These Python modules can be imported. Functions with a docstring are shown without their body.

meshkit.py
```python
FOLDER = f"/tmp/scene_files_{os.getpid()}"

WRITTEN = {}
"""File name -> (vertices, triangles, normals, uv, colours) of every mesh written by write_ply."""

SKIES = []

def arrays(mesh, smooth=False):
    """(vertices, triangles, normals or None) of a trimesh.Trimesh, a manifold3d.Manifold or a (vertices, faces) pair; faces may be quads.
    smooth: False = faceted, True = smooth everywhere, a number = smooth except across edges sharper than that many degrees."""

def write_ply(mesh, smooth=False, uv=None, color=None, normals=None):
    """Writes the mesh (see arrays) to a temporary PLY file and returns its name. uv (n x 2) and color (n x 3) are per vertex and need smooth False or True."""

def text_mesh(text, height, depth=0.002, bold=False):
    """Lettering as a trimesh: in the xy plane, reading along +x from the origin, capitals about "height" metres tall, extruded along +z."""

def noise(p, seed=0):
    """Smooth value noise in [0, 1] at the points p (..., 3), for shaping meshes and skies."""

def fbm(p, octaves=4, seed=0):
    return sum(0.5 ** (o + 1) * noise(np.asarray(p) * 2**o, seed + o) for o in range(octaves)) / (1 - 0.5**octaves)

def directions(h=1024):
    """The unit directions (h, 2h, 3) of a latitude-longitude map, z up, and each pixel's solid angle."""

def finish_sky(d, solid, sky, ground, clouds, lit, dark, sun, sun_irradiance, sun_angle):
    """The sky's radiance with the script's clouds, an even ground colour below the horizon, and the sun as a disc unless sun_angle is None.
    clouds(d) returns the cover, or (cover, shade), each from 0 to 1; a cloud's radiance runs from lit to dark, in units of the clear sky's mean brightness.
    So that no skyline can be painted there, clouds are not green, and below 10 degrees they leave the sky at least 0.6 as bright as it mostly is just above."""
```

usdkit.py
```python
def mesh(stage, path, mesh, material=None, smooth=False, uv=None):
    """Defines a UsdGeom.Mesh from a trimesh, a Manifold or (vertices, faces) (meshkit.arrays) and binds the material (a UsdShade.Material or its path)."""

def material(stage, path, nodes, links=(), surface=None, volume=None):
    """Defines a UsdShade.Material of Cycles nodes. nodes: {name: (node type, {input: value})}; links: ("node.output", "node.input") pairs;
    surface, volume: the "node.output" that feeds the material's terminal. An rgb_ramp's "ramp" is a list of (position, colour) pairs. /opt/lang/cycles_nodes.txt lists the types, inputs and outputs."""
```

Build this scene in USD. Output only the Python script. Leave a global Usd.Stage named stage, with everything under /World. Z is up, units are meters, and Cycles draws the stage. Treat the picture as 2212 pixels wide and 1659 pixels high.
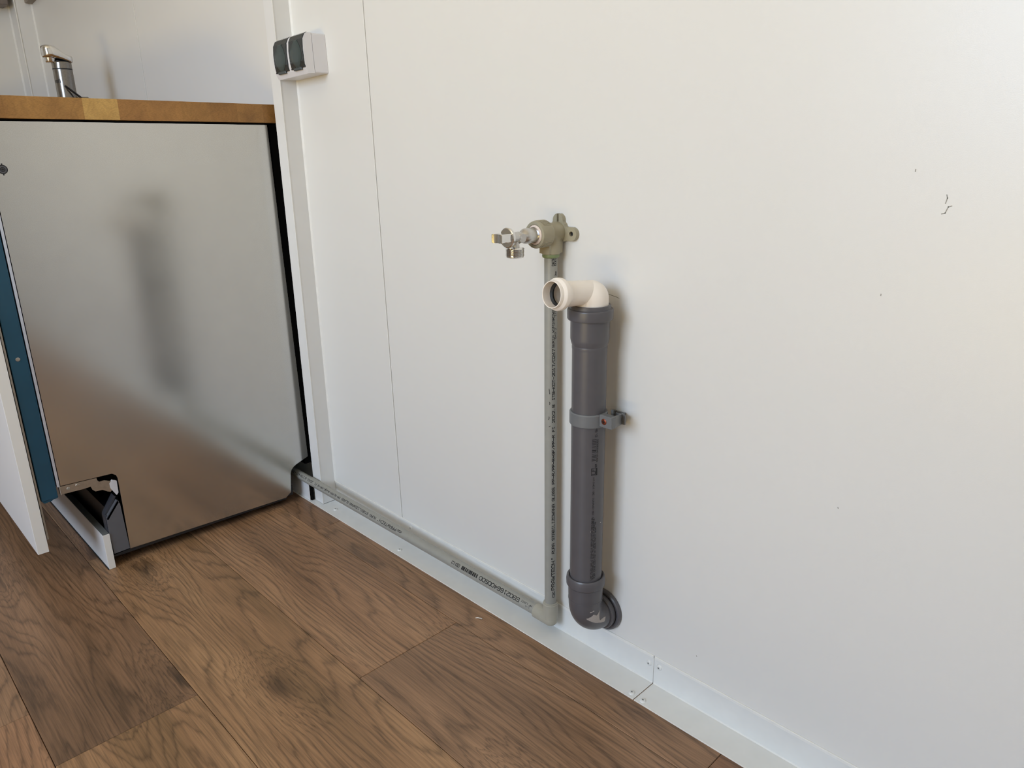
import math, random
import numpy as np, trimesh
import manifold3d as m3
import shapely.geometry as sg
from pxr import Usd, UsdGeom, UsdLux, Gf, Sdf
import usdkit

stage = Usd.Stage.CreateInMemory()
UsdGeom.SetStageUpAxis(stage, 'Z'); UsdGeom.SetStageMetersPerUnit(stage, 1.0)
UsdGeom.Xform.Define(stage, '/World'); UsdGeom.Scope.Define(stage, '/World/Looks')
random.seed(7); rng = np.random.default_rng(7)
PI = math.pi

# ------------------------------------------------------------------ camera, light, exposure
YAW, PITCH, ROLL, FPX = 0.7982203644, -0.3055425601, -0.0155603273, 1583.27035
CAM = np.array([0.5417031, -0.8323137, 0.8087419])
fwd = np.array([-math.sin(YAW) * math.cos(PITCH), math.cos(YAW) * math.cos(PITCH), math.sin(PITCH)])
rt = np.cross(fwd, [0, 0, 1]); rt /= np.linalg.norm(rt); up = np.cross(rt, fwd)
rt, up = rt * math.cos(ROLL) + up * math.sin(ROLL), -rt * math.sin(ROLL) + up * math.cos(ROLL)
cam = UsdGeom.Camera.Define(stage, '/World/camera')
cm = np.eye(4); cm[0, :3], cm[1, :3], cm[2, :3], cm[3, :3] = rt, up, -fwd, CAM
cam.AddTransformOp().Set(Gf.Matrix4d(cm.tolist()))
cam.CreateHorizontalApertureAttr(36.0); cam.CreateVerticalApertureAttr(36.0 * 1659 / 2212)
cam.CreateFocalLengthAttr(36.0 * FPX / 2212); cam.CreateClippingRangeAttr((0.02, 100.0))
cam.CreateExposureAttr(-0.10)


def rect_light(name, loc, rx, w, h, color, power):
    l = UsdLux.RectLight.Define(stage, '/World/' + name)
    l.AddTranslateOp().Set(Gf.Vec3d(*loc)); l.AddRotateXOp().Set(rx)
    l.CreateWidthAttr(w); l.CreateHeightAttr(h); l.CreateColorAttr(Gf.Vec3f(*color)); l.CreateIntensityAttr(power)
    return l


# daylight through the open terrace door in the wall behind the camera: the sky above, the sunlit paving below
rect_light('sky_daylight', (0.12, -3.17, 1.50), 90 - 14, 1.45, 1.25, (0.665, 0.82, 1.05), 12.0)
rect_light('paving_daylight', (0.35, -4.15, -0.06), 180, 2.20, 1.60, (1.0, 0.755, 0.30), 18.0)

# ------------------------------------------------------------------ materials
def lin(r, g, b):
    return tuple((c / 255 / 12.92) if c / 255 <= 0.04045 else ((c / 255 + 0.055) / 1.055) ** 2.4 for c in (r, g, b))


LOOKS = {}
def mat(name, color, rough=0.5, metallic=0.0, bump=None, spec=0.5, var=None, coat=0.0, aniso=0.0):
    """principled with slight procedural tone variation (var = (scale, amount)) and fine relief (bump = (scale, distance))"""
    nodes = {'p': ('principled_bsdf', {'base_color': color, 'roughness': rough, 'metallic': metallic, 'specular_ior_level': spec, 'coat_weight': coat, 'anisotropic': aniso}),
             'g': ('geometry', {})}
    links = []
    sc, am = var or (40.0, 0.06)
    nodes['n'] = ('noise_texture', {'scale': sc, 'detail': 4.0, 'roughness': 0.6})
    nodes['r'] = ('rgb_ramp', {'ramp': [(0.25, tuple(c * (1 - am) for c in color)), (0.75, tuple(min(1, c * (1 + am)) for c in color))]})
    links += [('g.position', 'n.vector'), ('n.fac', 'r.fac'), ('r.color', 'p.base_color')]
    if bump:
        nodes['bn'] = ('noise_texture', {'scale': bump[0], 'detail': 3.0})
        nodes['b'] = ('bump', {'strength': 1.0, 'distance': bump[1]})
        links += [('g.position', 'bn.vector'), ('bn.fac', 'b.height'), ('b.normal', 'p.normal')]
    LOOKS[name] = usdkit.material(stage, '/World/Looks/' + name, nodes, links, surface='p.BSDF')
    return LOOKS[name]


mat('wall_paint', (0.775, 0.762, 0.725), 0.33, bump=(900.0, 0.00006), var=(3.0, 0.012), spec=0.5)
mat('ceiling_paint', (0.80, 0.765, 0.69), 0.6)
mat('trim_paint', (0.75, 0.755, 0.735), 0.38, var=(25.0, 0.03))
mat('post_paint', (0.78, 0.775, 0.755), 0.42, var=(15.0, 0.02))
mat('sealant', (0.82, 0.81, 0.77), 0.5)
mat('dark_gap', (0.012, 0.011, 0.010), 0.8)
mat('slab', (0.05, 0.04, 0.035), 0.8)
mat('white_laminate', (0.80, 0.80, 0.80), 0.33, var=(8.0, 0.01))
mat('laminate_edge', (0.78, 0.765, 0.73), 0.45, var=(8.0, 0.01))
mat('grey_edge', (0.16, 0.17, 0.17), 0.5)
mat('black_plastic', (0.012, 0.012, 0.014), 0.45)
mat('black_matte', (0.004, 0.004, 0.004), 0.9, spec=0.1)
mat('rubber', (0.010, 0.010, 0.010), 0.55)
mat('base_plastic', (0.115, 0.118, 0.132), 0.42)
mat('base_plastic_dark', (0.05, 0.052, 0.062), 0.4)
mat('white_plastic', (0.62, 0.62, 0.66), 0.4)
mat('blue_film', (0.008, 0.060, 0.105), 0.28, var=(9.0, 0.15), coat=0.25)
mat('alu_strip', (0.40, 0.38, 0.34), 0.4, metallic=0.6)
mat('seal_strip', (0.66, 0.70, 0.79), 0.22, metallic=0.55)
mat('zinc', (0.52, 0.50, 0.46), 0.32, metallic=0.95, var=(120.0, 0.12))
mat('chrome', (0.74, 0.73, 0.71), 0.13, metallic=1.0, var=(60.0, 0.03))
mat('satin_chrome', (0.60, 0.585, 0.56), 0.30, metallic=1.0, var=(200.0, 0.05))
mat('thread_metal', (0.52, 0.49, 0.47), 0.22, metallic=1.0)
mat('brushed_steel', (0.27, 0.25, 0.225), 0.24, metallic=1.0, var=(260.0, 0.12))
mat('ppr_pipe', lin(156, 155, 147), 0.38, var=(60.0, 0.05))
mat('ppr_fitting', lin(164, 156, 132), 0.42, var=(60.0, 0.04))
mat('ppr_fitting_grey', lin(170, 166, 152), 0.42, var=(60.0, 0.04))
mat('weld_green', lin(128, 142, 100), 0.4)
mat('grey_pvc', lin(89, 87, 90), 0.33, var=(50.0, 0.05), bump=(300.0, 0.00004))
mat('clip_pvc', lin(112, 114, 116), 0.36, var=(50.0, 0.05))
mat('white_pvc', lin(250, 241, 230), 0.30, var=(50.0, 0.02))
mat('bore_grey', lin(128, 116, 106), 0.6)
mat('print_ink', (0.010, 0.010, 0.012), 0.5)
mat('sticker', lin(176, 168, 162), 0.5, var=(900.0, 0.15))
mat('copper_screw', (0.30, 0.085, 0.05), 0.35, metallic=0.85)
mat('ptfe', lin(232, 214, 200), 0.5, var=(500.0, 0.08))
mat('socket_white', lin(226, 224, 226), 0.35, var=(20.0, 0.01))
mat('smoked_lid', (0.016, 0.022, 0.024), 0.22, var=(30.0, 0.05), coat=0.2)
mat('smoked_lens', (0.050, 0.068, 0.066), 0.3, var=(30.0, 0.05))
mat('smoked_tab', (0.055, 0.065, 0.066), 0.35)
mat('grey_cabinet', lin(120, 110, 104), 0.5)
mat('trunking', lin(140, 128, 114), 0.5)
mat('shaving', lin(220, 214, 204), 0.5)
mat('scuff', lin(150, 146, 136), 0.6)

# galvanised side panel of the dishwasher: fine grain, blurred mirror
usdkit.material(stage, '/World/Looks/side_steel', {
    'g': ('geometry', {}), 'n': ('noise_texture', {'scale': 1000.0, 'detail': 3.0, 'roughness': 0.7}),
    'n2': ('noise_texture', {'scale': 6.0, 'detail': 2.0}),
    'r': ('rgb_ramp', {'ramp': [(0.3, (0.54, 0.53, 0.50)), (0.7, (0.66, 0.65, 0.62))]}),
    'rr': ('map_range', {'from_min': 0.3, 'from_max': 0.7, 'to_min': 0.15, 'to_max': 0.19}),
    'b': ('bump', {'strength': 1.0, 'distance': 0.000006}),
    'p': ('principled_bsdf', {'metallic': 0.96, 'specular_ior_level': 0.5})},
    [('g.position', 'n.vector'), ('g.position', 'n2.vector'), ('n.fac', 'r.fac'), ('r.color', 'p.base_color'), ('n2.fac', 'rr.value'), ('rr.result', 'p.roughness'), ('n.fac', 'b.height'), ('b.normal', 'p.normal')], surface='p.BSDF')
LOOKS['side_steel'] = '/World/Looks/side_steel'


def wood(name, off, dark, mid, light, kF=26.0, kY=60.0, sx=1.0, sy=6.0, rough=0.42):
    """flat-sawn laminate decor: contour lines of a stretched noise field (cathedrals, knots), straight grain and pores; runs along x"""
    N = {'g': ('geometry', {}),
         'm1': ('mapping', {'location': off, 'scale': (sx, sy, 1.0)}),
         'F': ('noise_texture', {'scale': 1.25, 'detail': 1.5, 'roughness': 0.45, 'distortion': 0.25}),
         'm2': ('mapping', {'location': off, 'scale': (9.0, 90.0, 1.0)}),
         'J': ('noise_texture', {'scale': 1.0, 'detail': 3.0, 'roughness': 0.6}),
         's': ('separate_xyz', {}), 'yk': ('math', {'math_type': 'multiply', 'value2': kY}),
         'fk': ('math', {'math_type': 'multiply_add', 'value2': kF}),
         'jk': ('math', {'math_type': 'multiply_add', 'value2': 1.1}),
         'fr': ('math', {'math_type': 'fraction'}),
         'ring': ('rgb_ramp', {'ramp': [(0.0, (0.10,) * 3), (0.16, (0.72,) * 3), (0.40, (0.92,) * 3), (0.75, (1.0,) * 3), (0.90, (0.62,) * 3), (1.0, (0.10,) * 3)]}),
         'm3': ('mapping', {'location': off, 'scale': (9.0, 300.0, 1.0)}),
         'P': ('noise_texture', {'scale': 1.0, 'detail': 3.0, 'roughness': 0.65}),
         'pr': ('rgb_ramp', {'ramp': [(0.28, (0.20,) * 3), (0.58, (1.0,) * 3)]}),
         'm4': ('mapping', {'location': off, 'scale': (1.6, 9.0, 1.0)}),
         'L': ('noise_texture', {'scale': 1.0, 'detail': 3.0, 'roughness': 0.5}),
         'lr': ('rgb_ramp', {'ramp': [(0.30, dark), (0.48, mid), (0.72, light)]}),
         'k1': ('mix_color', {'blend_type': 'multiply', 'fac': 0.48}),
         'k2': ('mix_color', {'blend_type': 'multiply', 'fac': 0.58}),
         'm5': ('mapping', {'location': off, 'scale': (2.0, 4.4, 1.0)}),
         'mw': ('vector_math', {'math_type': 'multiply_add', 'vector2': (0.22, 0.22, 0.0)}),
         'V': ('voronoi_texture', {'scale': 1.0, 'dimensions': '2D', 'randomness': 0.9}),
         'vk': ('map_range', {'range_type': 'smoothstep', 'from_min': 0.0, 'from_max': 0.30, 'to_min': 4.5, 'to_max': 0.0, 'clamp': True}),
         'vd': ('map_range', {'range_type': 'smoothstep', 'from_min': 0.015, 'from_max': 0.13, 'to_min': 0.42, 'to_max': 1.0, 'clamp': True}),
         'fv': ('math', {'math_type': 'add'}), 'vc': ('combine_color', {}),
         'k3': ('mix_color', {'blend_type': 'multiply', 'fac': 1.0}),
         'b': ('bump', {'strength': 0.6, 'distance': 0.00025, 'invert': False}),
         'p': ('principled_bsdf', {'roughness': rough, 'specular_ior_level': 0.45})}
    K = [('g.position', 'm1.vector'), ('m1.vector', 'F.vector'), ('g.position', 'm2.vector'), ('m2.vector', 'J.vector'), ('g.position', 's.vector'),
         ('s.y', 'yk.value1'), ('F.fac', 'fk.value1'), ('yk.value', 'fk.value3'), ('J.fac', 'jk.value1'), ('fk.value', 'jk.value3'), ('g.position', 'm5.vector'), ('J.color', 'mw.vector1'), ('m5.vector', 'mw.vector3'), ('mw.vector', 'V.vector'), ('V.distance', 'vk.value'), ('V.distance', 'vd.value'), ('jk.value', 'fv.value1'), ('vk.result', 'fv.value2'), ('fv.value', 'fr.value1'), ('vd.result', 'vc.r'), ('vd.result', 'vc.g'), ('vd.result', 'vc.b'), ('fr.value', 'ring.fac'),
         ('g.position', 'm3.vector'), ('m3.vector', 'P.vector'), ('P.fac', 'pr.fac'), ('g.position', 'm4.vector'), ('m4.vector', 'L.vector'), ('L.fac', 'lr.fac'),
         ('lr.color', 'k1.a'), ('ring.color', 'k1.b'), ('k1.result', 'k2.a'), ('pr.color', 'k2.b'), ('k2.result', 'k3.a'), ('vc.color', 'k3.b'), ('k3.result', 'p.base_color'), ('pr.color', 'b.height'), ('b.normal', 'p.normal')]
    LOOKS[name] = usdkit.material(stage, '/World/Looks/' + name, N, K, surface='p.BSDF')


TONES = [((0.225, 0.128, 0.058), (0.345, 0.190, 0.093), (0.435, 0.250, 0.124)),
         ((0.240, 0.128, 0.064), (0.365, 0.200, 0.102), (0.450, 0.260, 0.137)),
         ((0.210, 0.119, 0.065), (0.330, 0.188, 0.102), (0.425, 0.248, 0.137)),
         ((0.228, 0.117, 0.059), (0.342, 0.179, 0.093), (0.428, 0.239, 0.127))]
for i in range(8):
    d, m_, l = TONES[i % 4]
    wood('plank_%d' % i, (3.7 * i + 1.3, 7.9 * i + 0.4, 0.0), d, m_, l, kF=[22, 17, 26, 15][i % 4], kY=[45, 70, 55, 85][i % 4], sx=[1.1, 0.8, 1.4, 0.7][(i // 2) % 4])

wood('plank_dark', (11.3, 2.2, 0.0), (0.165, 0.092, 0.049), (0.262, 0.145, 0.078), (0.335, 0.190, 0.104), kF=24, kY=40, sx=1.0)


def oak(name, off, c1, c2):
    """oak stave seen at its end grain: curved rings and speckle"""
    N = {'g': ('geometry', {}), 'm': ('mapping', {'location': off, 'rotation': (off[1], 0.0, 0.0), 'scale': (2.0, 26.0, 26.0)}),
         'F': ('noise_texture', {'scale': 0.55, 'detail': 2.5, 'distortion': 0.5}), 'k': ('math', {'math_type': 'multiply', 'value2': 14.0}), 'fr': ('math', {'math_type': 'fraction'}),
         'r': ('rgb_ramp', {'ramp': [(0.0, (0.84,) * 3), (0.3, (1.0,) * 3), (0.8, (0.93,) * 3), (1.0, (0.84,) * 3)]}),
         'ms': ('mapping', {'rotation': (off[1] * 2.0, 0.0, 0.0), 'scale': (200.0, 260.0, 1100.0)}), 'S': ('noise_texture', {'scale': 1.0, 'detail': 3.0}), 'sr': ('rgb_ramp', {'ramp': [(0.32, (0.55,) * 3), (0.62, (1.0,) * 3)]}),
         'L': ('noise_texture', {'scale': 22.0, 'detail': 3.0}), 'lr': ('rgb_ramp', {'ramp': [(0.3, c1), (0.7, c2)]}),
         'a': ('mix_color', {'blend_type': 'multiply', 'fac': 0.8}), 'b': ('mix_color', {'blend_type': 'multiply', 'fac': 0.6}),
         'p': ('principled_bsdf', {'roughness': 0.45})}
    K = [('g.position', 'm.vector'), ('m.vector', 'F.vector'), ('F.fac', 'k.value1'), ('k.value', 'fr.value1'), ('fr.value', 'r.fac'), ('g.position', 'ms.vector'), ('ms.vector', 'S.vector'), ('S.fac', 'sr.fac'),
         ('g.position', 'L.vector'), ('L.fac', 'lr.fac'), ('lr.color', 'a.a'), ('r.color', 'a.b'), ('a.result', 'b.a'), ('sr.color', 'b.b'), ('b.result', 'p.base_color')]
    LOOKS[name] = usdkit.material(stage, '/World/Looks/' + name, N, K, surface='p.BSDF')


OAK = [((0.330, 0.160, 0.042), (0.490, 0.255, 0.068)), ((0.530, 0.310, 0.088), (0.680, 0.420, 0.130)), ((0.330, 0.155, 0.042), (0.440, 0.215, 0.058)), ((0.305, 0.146, 0.037), (0.430, 0.212, 0.055)), ((0.275, 0.132, 0.032), (0.380, 0.180, 0.045))]
for i, (a, b) in enumerate(OAK):
    oak('oak_%d' % i, (2.1 * i, 1.7 * i + 0.5, 0.9 * i), a, b)

# ------------------------------------------------------------------ helpers: prims
USED, ORIGIN = {}, {}
def numbered(path):
    n = USED.get(path, 0); USED[path] = n + 1
    return path if n == 0 else '%s_%03d' % (path, n)


def tag(prim, label=None, cat=None, group=None, kind=None):
    for k, v in (('label', label), ('category', cat), ('group', group), ('kind', kind)):
        if v: prim.SetCustomDataByKey(k, v)
    return prim


def thing(name, loc, label=None, cat=None, group=None, kind=None):
    path = numbered('/World/' + name)
    x = UsdGeom.Xform.Define(stage, path)
    x.AddTranslateOp().Set(Gf.Vec3d(*map(float, loc)))
    ORIGIN[path] = np.array(loc, float)
    return tag(x.GetPrim(), label, cat, group, kind)


def obj(name, mesh, material, parent=None, smooth=30, label=None, cat=None, group=None, kind=None):
    """one Mesh from a trimesh / manifold given in world coordinates"""
    if hasattr(mesh, 'to_mesh'):
        mm = mesh.to_mesh(); mesh = trimesh.Trimesh(mm.vert_properties[:, :3], mm.tri_verts, process=False)
    base = str(parent.GetPath()) if parent else '/World'
    path = numbered(base + '/' + name)
    o = ORIGIN.get(base, np.zeros(3)) if parent else np.zeros(3)
    mesh = mesh.copy(); mesh.apply_translation(-o)
    m = usdkit.mesh(stage, path, mesh, LOOKS[material], smooth=smooth)
    ORIGIN[path] = o
    return tag(m.GetPrim(), label, cat, group, kind)


# ------------------------------------------------------------------ helpers: shapes
cat = trimesh.util.concatenate
def box(x0, x1, y0, y1, z0, z1, c=0.0):
    if c <= 0:
        b = trimesh.creation.box([x1 - x0, y1 - y0, z1 - z0]); b.apply_translation([(x0 + x1) / 2, (y0 + y1) / 2, (z0 + z1) / 2]); return b
    p = []
    for sx, X in ((1, x0), (-1, x1)):
        for sy, Y in ((1, y0), (-1, y1)):
            for sz, Z in ((1, z0), (-1, z1)):
                p += [(X, Y + sy * c, Z + sz * c), (X + sx * c, Y, Z + sz * c), (X + sx * c, Y + sy * c, Z)]
    return trimesh.Trimesh(*_hull(np.array(p)), process=False)


def _hull(p):
    h = trimesh.convex.convex_hull(p); return h.vertices, h.faces


AX = {'x': np.array([[0, 0, 1, 0], [1, 0, 0, 0], [0, 1, 0, 0], [0, 0, 0, 1.0]]),   # (u,v,w) -> (w,u,v): polygon in (y,z)
      'y': np.array([[1, 0, 0, 0], [0, 0, 1, 0], [0, 1, 0, 0], [0, 0, 0, 1.0]]),   # polygon in (x,z), extruded along y
      'z': np.eye(4)}
def prism(poly, axis, a, b):
    if not isinstance(poly, sg.Polygon): poly = sg.Polygon(poly)
    m = trimesh.creation.extrude_polygon(poly.buffer(0), b - a, engine='earcut')
    m.apply_translation([0, 0, a]); m.apply_transform(AX[axis])
    if np.linalg.det(AX[axis][:3, :3]) < 0: m.invert()
    return m


def frame_to(d):
    d = np.array(d, float); d /= np.linalg.norm(d)
    u = np.cross(d, [0, 0, 1.0] if abs(d[2]) < 0.9 else [1.0, 0, 0]); u /= np.linalg.norm(u)
    return u, np.cross(d, u), d


def lathe(profile, origin=(0, 0, 0), d=(0, 0, 1), n=48, closed=False):
    """revolves (r, h) around the axis d through origin; closed: last point joins the first"""
    u, v, d = frame_to(d); P = np.array(profile, float); k = len(P)
    t = np.arange(n) / n * 2 * PI
    V = (np.array(origin) + P[:, None, 1, None] * d + P[:, None, 0, None] * (np.cos(t)[None, :, None] * u + np.sin(t)[None, :, None] * v)).reshape(-1, 3)
    F = []
    for i in range(k if closed else k - 1):
        i2 = (i + 1) % k
        for j in range(n):
            j2 = (j + 1) % n
            F += [(i * n + j, i * n + j2, i2 * n + j2), (i * n + j, i2 * n + j2, i2 * n + j)]
    m = trimesh.Trimesh(V, F, process=False)
    m.merge_vertices(); m.update_faces(m.nondegenerate_faces()); m.fix_normals()
    return m


def cyl(p0, p1, r, n=32, c=0.0):
    p0, p1 = np.array(p0, float), np.array(p1, float); L = np.linalg.norm(p1 - p0)
    pr = [(0, 0), (r - c, 0), (r, c), (r, L - c), (r - c, L), (0, L)] if c else [(0, 0), (r, 0), (r, L), (0, L)]
    return lathe(pr, p0, p1 - p0, n)


def sweep(path, radii, n=40, caps=True):
    path = np.array(path, float); radii = np.broadcast_to(radii, len(path))
    T = np.gradient(path, axis=0); T /= np.linalg.norm(T, axis=1)[:, None]
    u = frame_to(T[0])[0]; V = []
    t = np.arange(n) / n * 2 * PI
    for p, q, r in zip(path, T, radii):
        u = u - (u @ q) * q; u /= np.linalg.norm(u); v = np.cross(q, u)
        V.append(p + r * (np.cos(t)[:, None] * u + np.sin(t)[:, None] * v))
    k = len(path); V = np.vstack(V); F = []
    for i in range(k - 1):
        for j in range(n):
            j2 = (j + 1) % n
            F += [(i * n + j, i * n + j2, (i + 1) * n + j2), (i * n + j, (i + 1) * n + j2, (i + 1) * n + j)]
    if caps:
        V = np.vstack([V, path[0], path[-1]])
        for j in range(n):
            j2 = (j + 1) % n
            F += [(k * n, j2, j), (k * n + 1, (k - 1) * n + j, (k - 1) * n + j2)]
    m = trimesh.Trimesh(V, F, process=False); m.fix_normals(); return m


def man(m):
    return m3.Manifold(m3.Mesh(np.asarray(m.vertices, np.float32), np.asarray(m.faces, np.uint32)))


def tm(m):
    q = m.to_mesh(); return trimesh.Trimesh(q.vert_properties[:, :3], q.tri_verts, process=False)


# single-stroke lettering, as ink-jet markers print it
G = {'A': '00 04 16 36 44 40|02 42', 'B': '00 06 36 45 44 33 03|33 42 41 30 00', 'C': '45 36 16 05 01 10 30 41', 'D': '00 06 26 44 42 20 00', 'E': '46 06 00 40|03 33', 'F': '46 06 00|03 33',
     'G': '45 36 16 05 01 10 30 41 43 23', 'H': '00 06|40 46|03 43', 'I': '10 30|20 26|16 36', 'J': '01 10 20 31 36', 'K': '06 00|46 03 40', 'L': '06 00 40', 'M': '00 06 23 46 40', 'N': '00 06 40 46',
     'O': '10 01 05 16 36 45 41 30 10', 'P': '00 06 36 45 44 33 03', 'R': '00 06 36 45 44 33 03|23 40', 'S': '45 36 16 05 04 13 33 42 41 30 10 01', 'T': '06 46|26 20', 'U': '06 01 10 30 41 46',
     'V': '06 20 46', 'W': '06 10 24 30 46', 'X': '00 46|06 40', 'Y': '06 23 46|23 20', 'Z': '06 46 00 40', '0': '10 01 05 16 36 45 41 30 10', '1': '15 26 20|10 30', '2': '05 16 36 45 44 00 40',
     '3': '05 16 36 45 44 33 23|33 42 41 30 10 01', '4': '30 36 02 42', '5': '46 06 03 33 42 41 30 10 01', '6': '45 36 16 05 01 10 30 41 42 33 03', '7': '06 46 20', '8': '13 04 05 16 36 45 44 33 13 02 01 10 30 41 42 33',
     '9': '01 10 30 41 45 36 16 05 04 13 43', '-': '03 43', '/': '00 46', '+': '03 43|21 25', '.': '20 21', ',': '10 21', '=': '02 42|04 44', "'": '25 26 36 35', '(': '30 11 15 36', ')': '10 31 35 16',
     '@': '02 01 10 20 31 33 24 14 03 02|22 21 30 40|33 44', 'r': '00 04|03 14 34', 'o': '10 01 03 14 34 43 41 30 10', 'l': '26 20', 'i': '20 24|25 26', 'm': '00 04 14 23 20|23 34 44 40', ' ': ''}


class Stroke(list):
    w = None


def ribbon(strokes, surf, w0, step):
    """flat strokes (lists of (s, t)) laid on the surface surf(s, t)"""
    V, F = [], []
    for st in strokes:
        w = getattr(st, 'w', None) or w0
        for (a, b) in zip(st[:-1], st[1:]):
            a, b = np.array(a, float), np.array(b, float); L = np.linalg.norm(b - a)
            if L < 1e-9: continue
            d = (b - a) / L; nn = np.array([-d[1], d[0]]) * w / 2; a = a - d * w / 2; b = b + d * w / 2
            k = max(1, int(math.ceil(L / step))); o = len(V)
            for i in range(k + 1):
                q = a + (b - a) * i / k
                V += [surf(*(q - nn)), surf(*(q + nn))]
            for i in range(k):
                F += [(o + 2 * i, o + 2 * i + 2, o + 2 * i + 3), (o + 2 * i, o + 2 * i + 3, o + 2 * i + 1)]
    return trimesh.Trimesh(np.array(V), np.array(F), process=False)


def text_strokes(text, s0, s1, h, t0=0.0):
    """text from s0 to s1 along s, letters h tall centred on t0"""
    n = len(text); adv = (s1 - s0) / n; out = []
    for i, ch in enumerate(text):
        for part in G.get(ch, '').split('|'):
            pts = part.split()
            if pts: out.append(Stroke([(s0 + adv * (i + 0.10 + 0.80 * int(p[0]) / 4), t0 + h * (int(p[1]) / 6 - 0.5)) for p in pts])); out[-1].w = max(.00042, h * .20)
    return out


def bars(s0, s1, h, t0, n, seed):
    r = random.Random(seed); w = [r.choice((1, 1, 2, 3)) for _ in range(2 * n + 1)]; tot = sum(w); x = s0; out = []
    for i, k in enumerate(w):
        d = (s1 - s0) * k / tot
        if i % 2 == 0:
            m = max(1, int(round(abs(d) / 0.0005)))
            for j in range(m): out.append([(x + d * (j + 0.5) / m, t0 - h / 2), (x + d * (j + 0.5) / m, t0 + h / 2)])
        x += d
    return out


# ------------------------------------------------------------------ the room
X0, X1, Y0, H = -2.86, 2.40, -3.00, 2.40
DX0, DX1, DZ = -0.65, 1.00, 2.10          # open terrace door in the front wall
fl = thing('floor', (0, 0, 0), 'brown walnut-look laminate floor of wide planks', kind='structure')
obj('subfloor', box(X0 - .1, X1 + .1, Y0 - .2, 0.05, -0.06, -0.0085), 'slab', fl)
PL, PW, g = 0.986, 0.2025, 0.0004
rows = [(-0.1165, 0.02), (-0.3225, -0.1165), (-0.5240, -0.3225), (-0.7235, -0.5240)]
y = -0.7235
while y > Y0:
    rows.append((max(y - PW, Y0), y)); y -= PW
starts = [0.151, -0.346, -0.080, -0.497, -0.640] + [random.uniform(-.5, .5) for _ in rows[5:]]
var = [0]
for ri, (ya, yb) in enumerate(rows):
    x = starts[ri] - PL * 3
    k = 0
    while x < X1:
        a, b = max(x, X0 - .05), min(x + PL, X1 + .05)
        if b > a + 0.01:
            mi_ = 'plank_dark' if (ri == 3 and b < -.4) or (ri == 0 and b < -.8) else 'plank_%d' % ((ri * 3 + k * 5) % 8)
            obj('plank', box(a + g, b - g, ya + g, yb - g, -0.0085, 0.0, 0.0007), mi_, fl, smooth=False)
        x += PL; k += 1

# pipe wall: sandwich panels with a fine vertical joint
wb = thing('wall_back', (0, 0, 0), 'glossy off-white panel wall that carries the pipes', kind='structure')
obj('backing', box(X0 - .05, X1 + .05, 0.012, 0.05, -0.05, H), 'dark_gap', wb)
def seam_x(z, i): return [(-1.7880 + 0.0190 * (z - 0.97)), (-0.6625 - 0.0154 * (z - 0.07)), 0.56, 1.68][i]
edges = [lambda z: X0 - .05] + [(lambda z, i=i: seam_x(z, i)) for i in range(4)] + [lambda z: X1 + .05]
for i in range(5):
    l, r = edges[i], edges[i + 1]; q = 0.0007
    obj('panel', prism([(l(0) + q, 0), (r(0) - q, 0), (r(H) - q, H), (l(H) + q, H)], 'y', 0.0, 0.014), 'wall_paint', wb, smooth=False)
    if i < 4:      # folded lip on the left panel along the joint
        obj('panel_lip', prism([(r(0.05) - 0.0034, .05), (r(0.05) - 0.0010, .05), (r(H) - 0.0010, H), (r(H) - 0.0034, H)], 'y', -0.0007, 0.001), 'sealant', wb, smooth=False)
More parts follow.
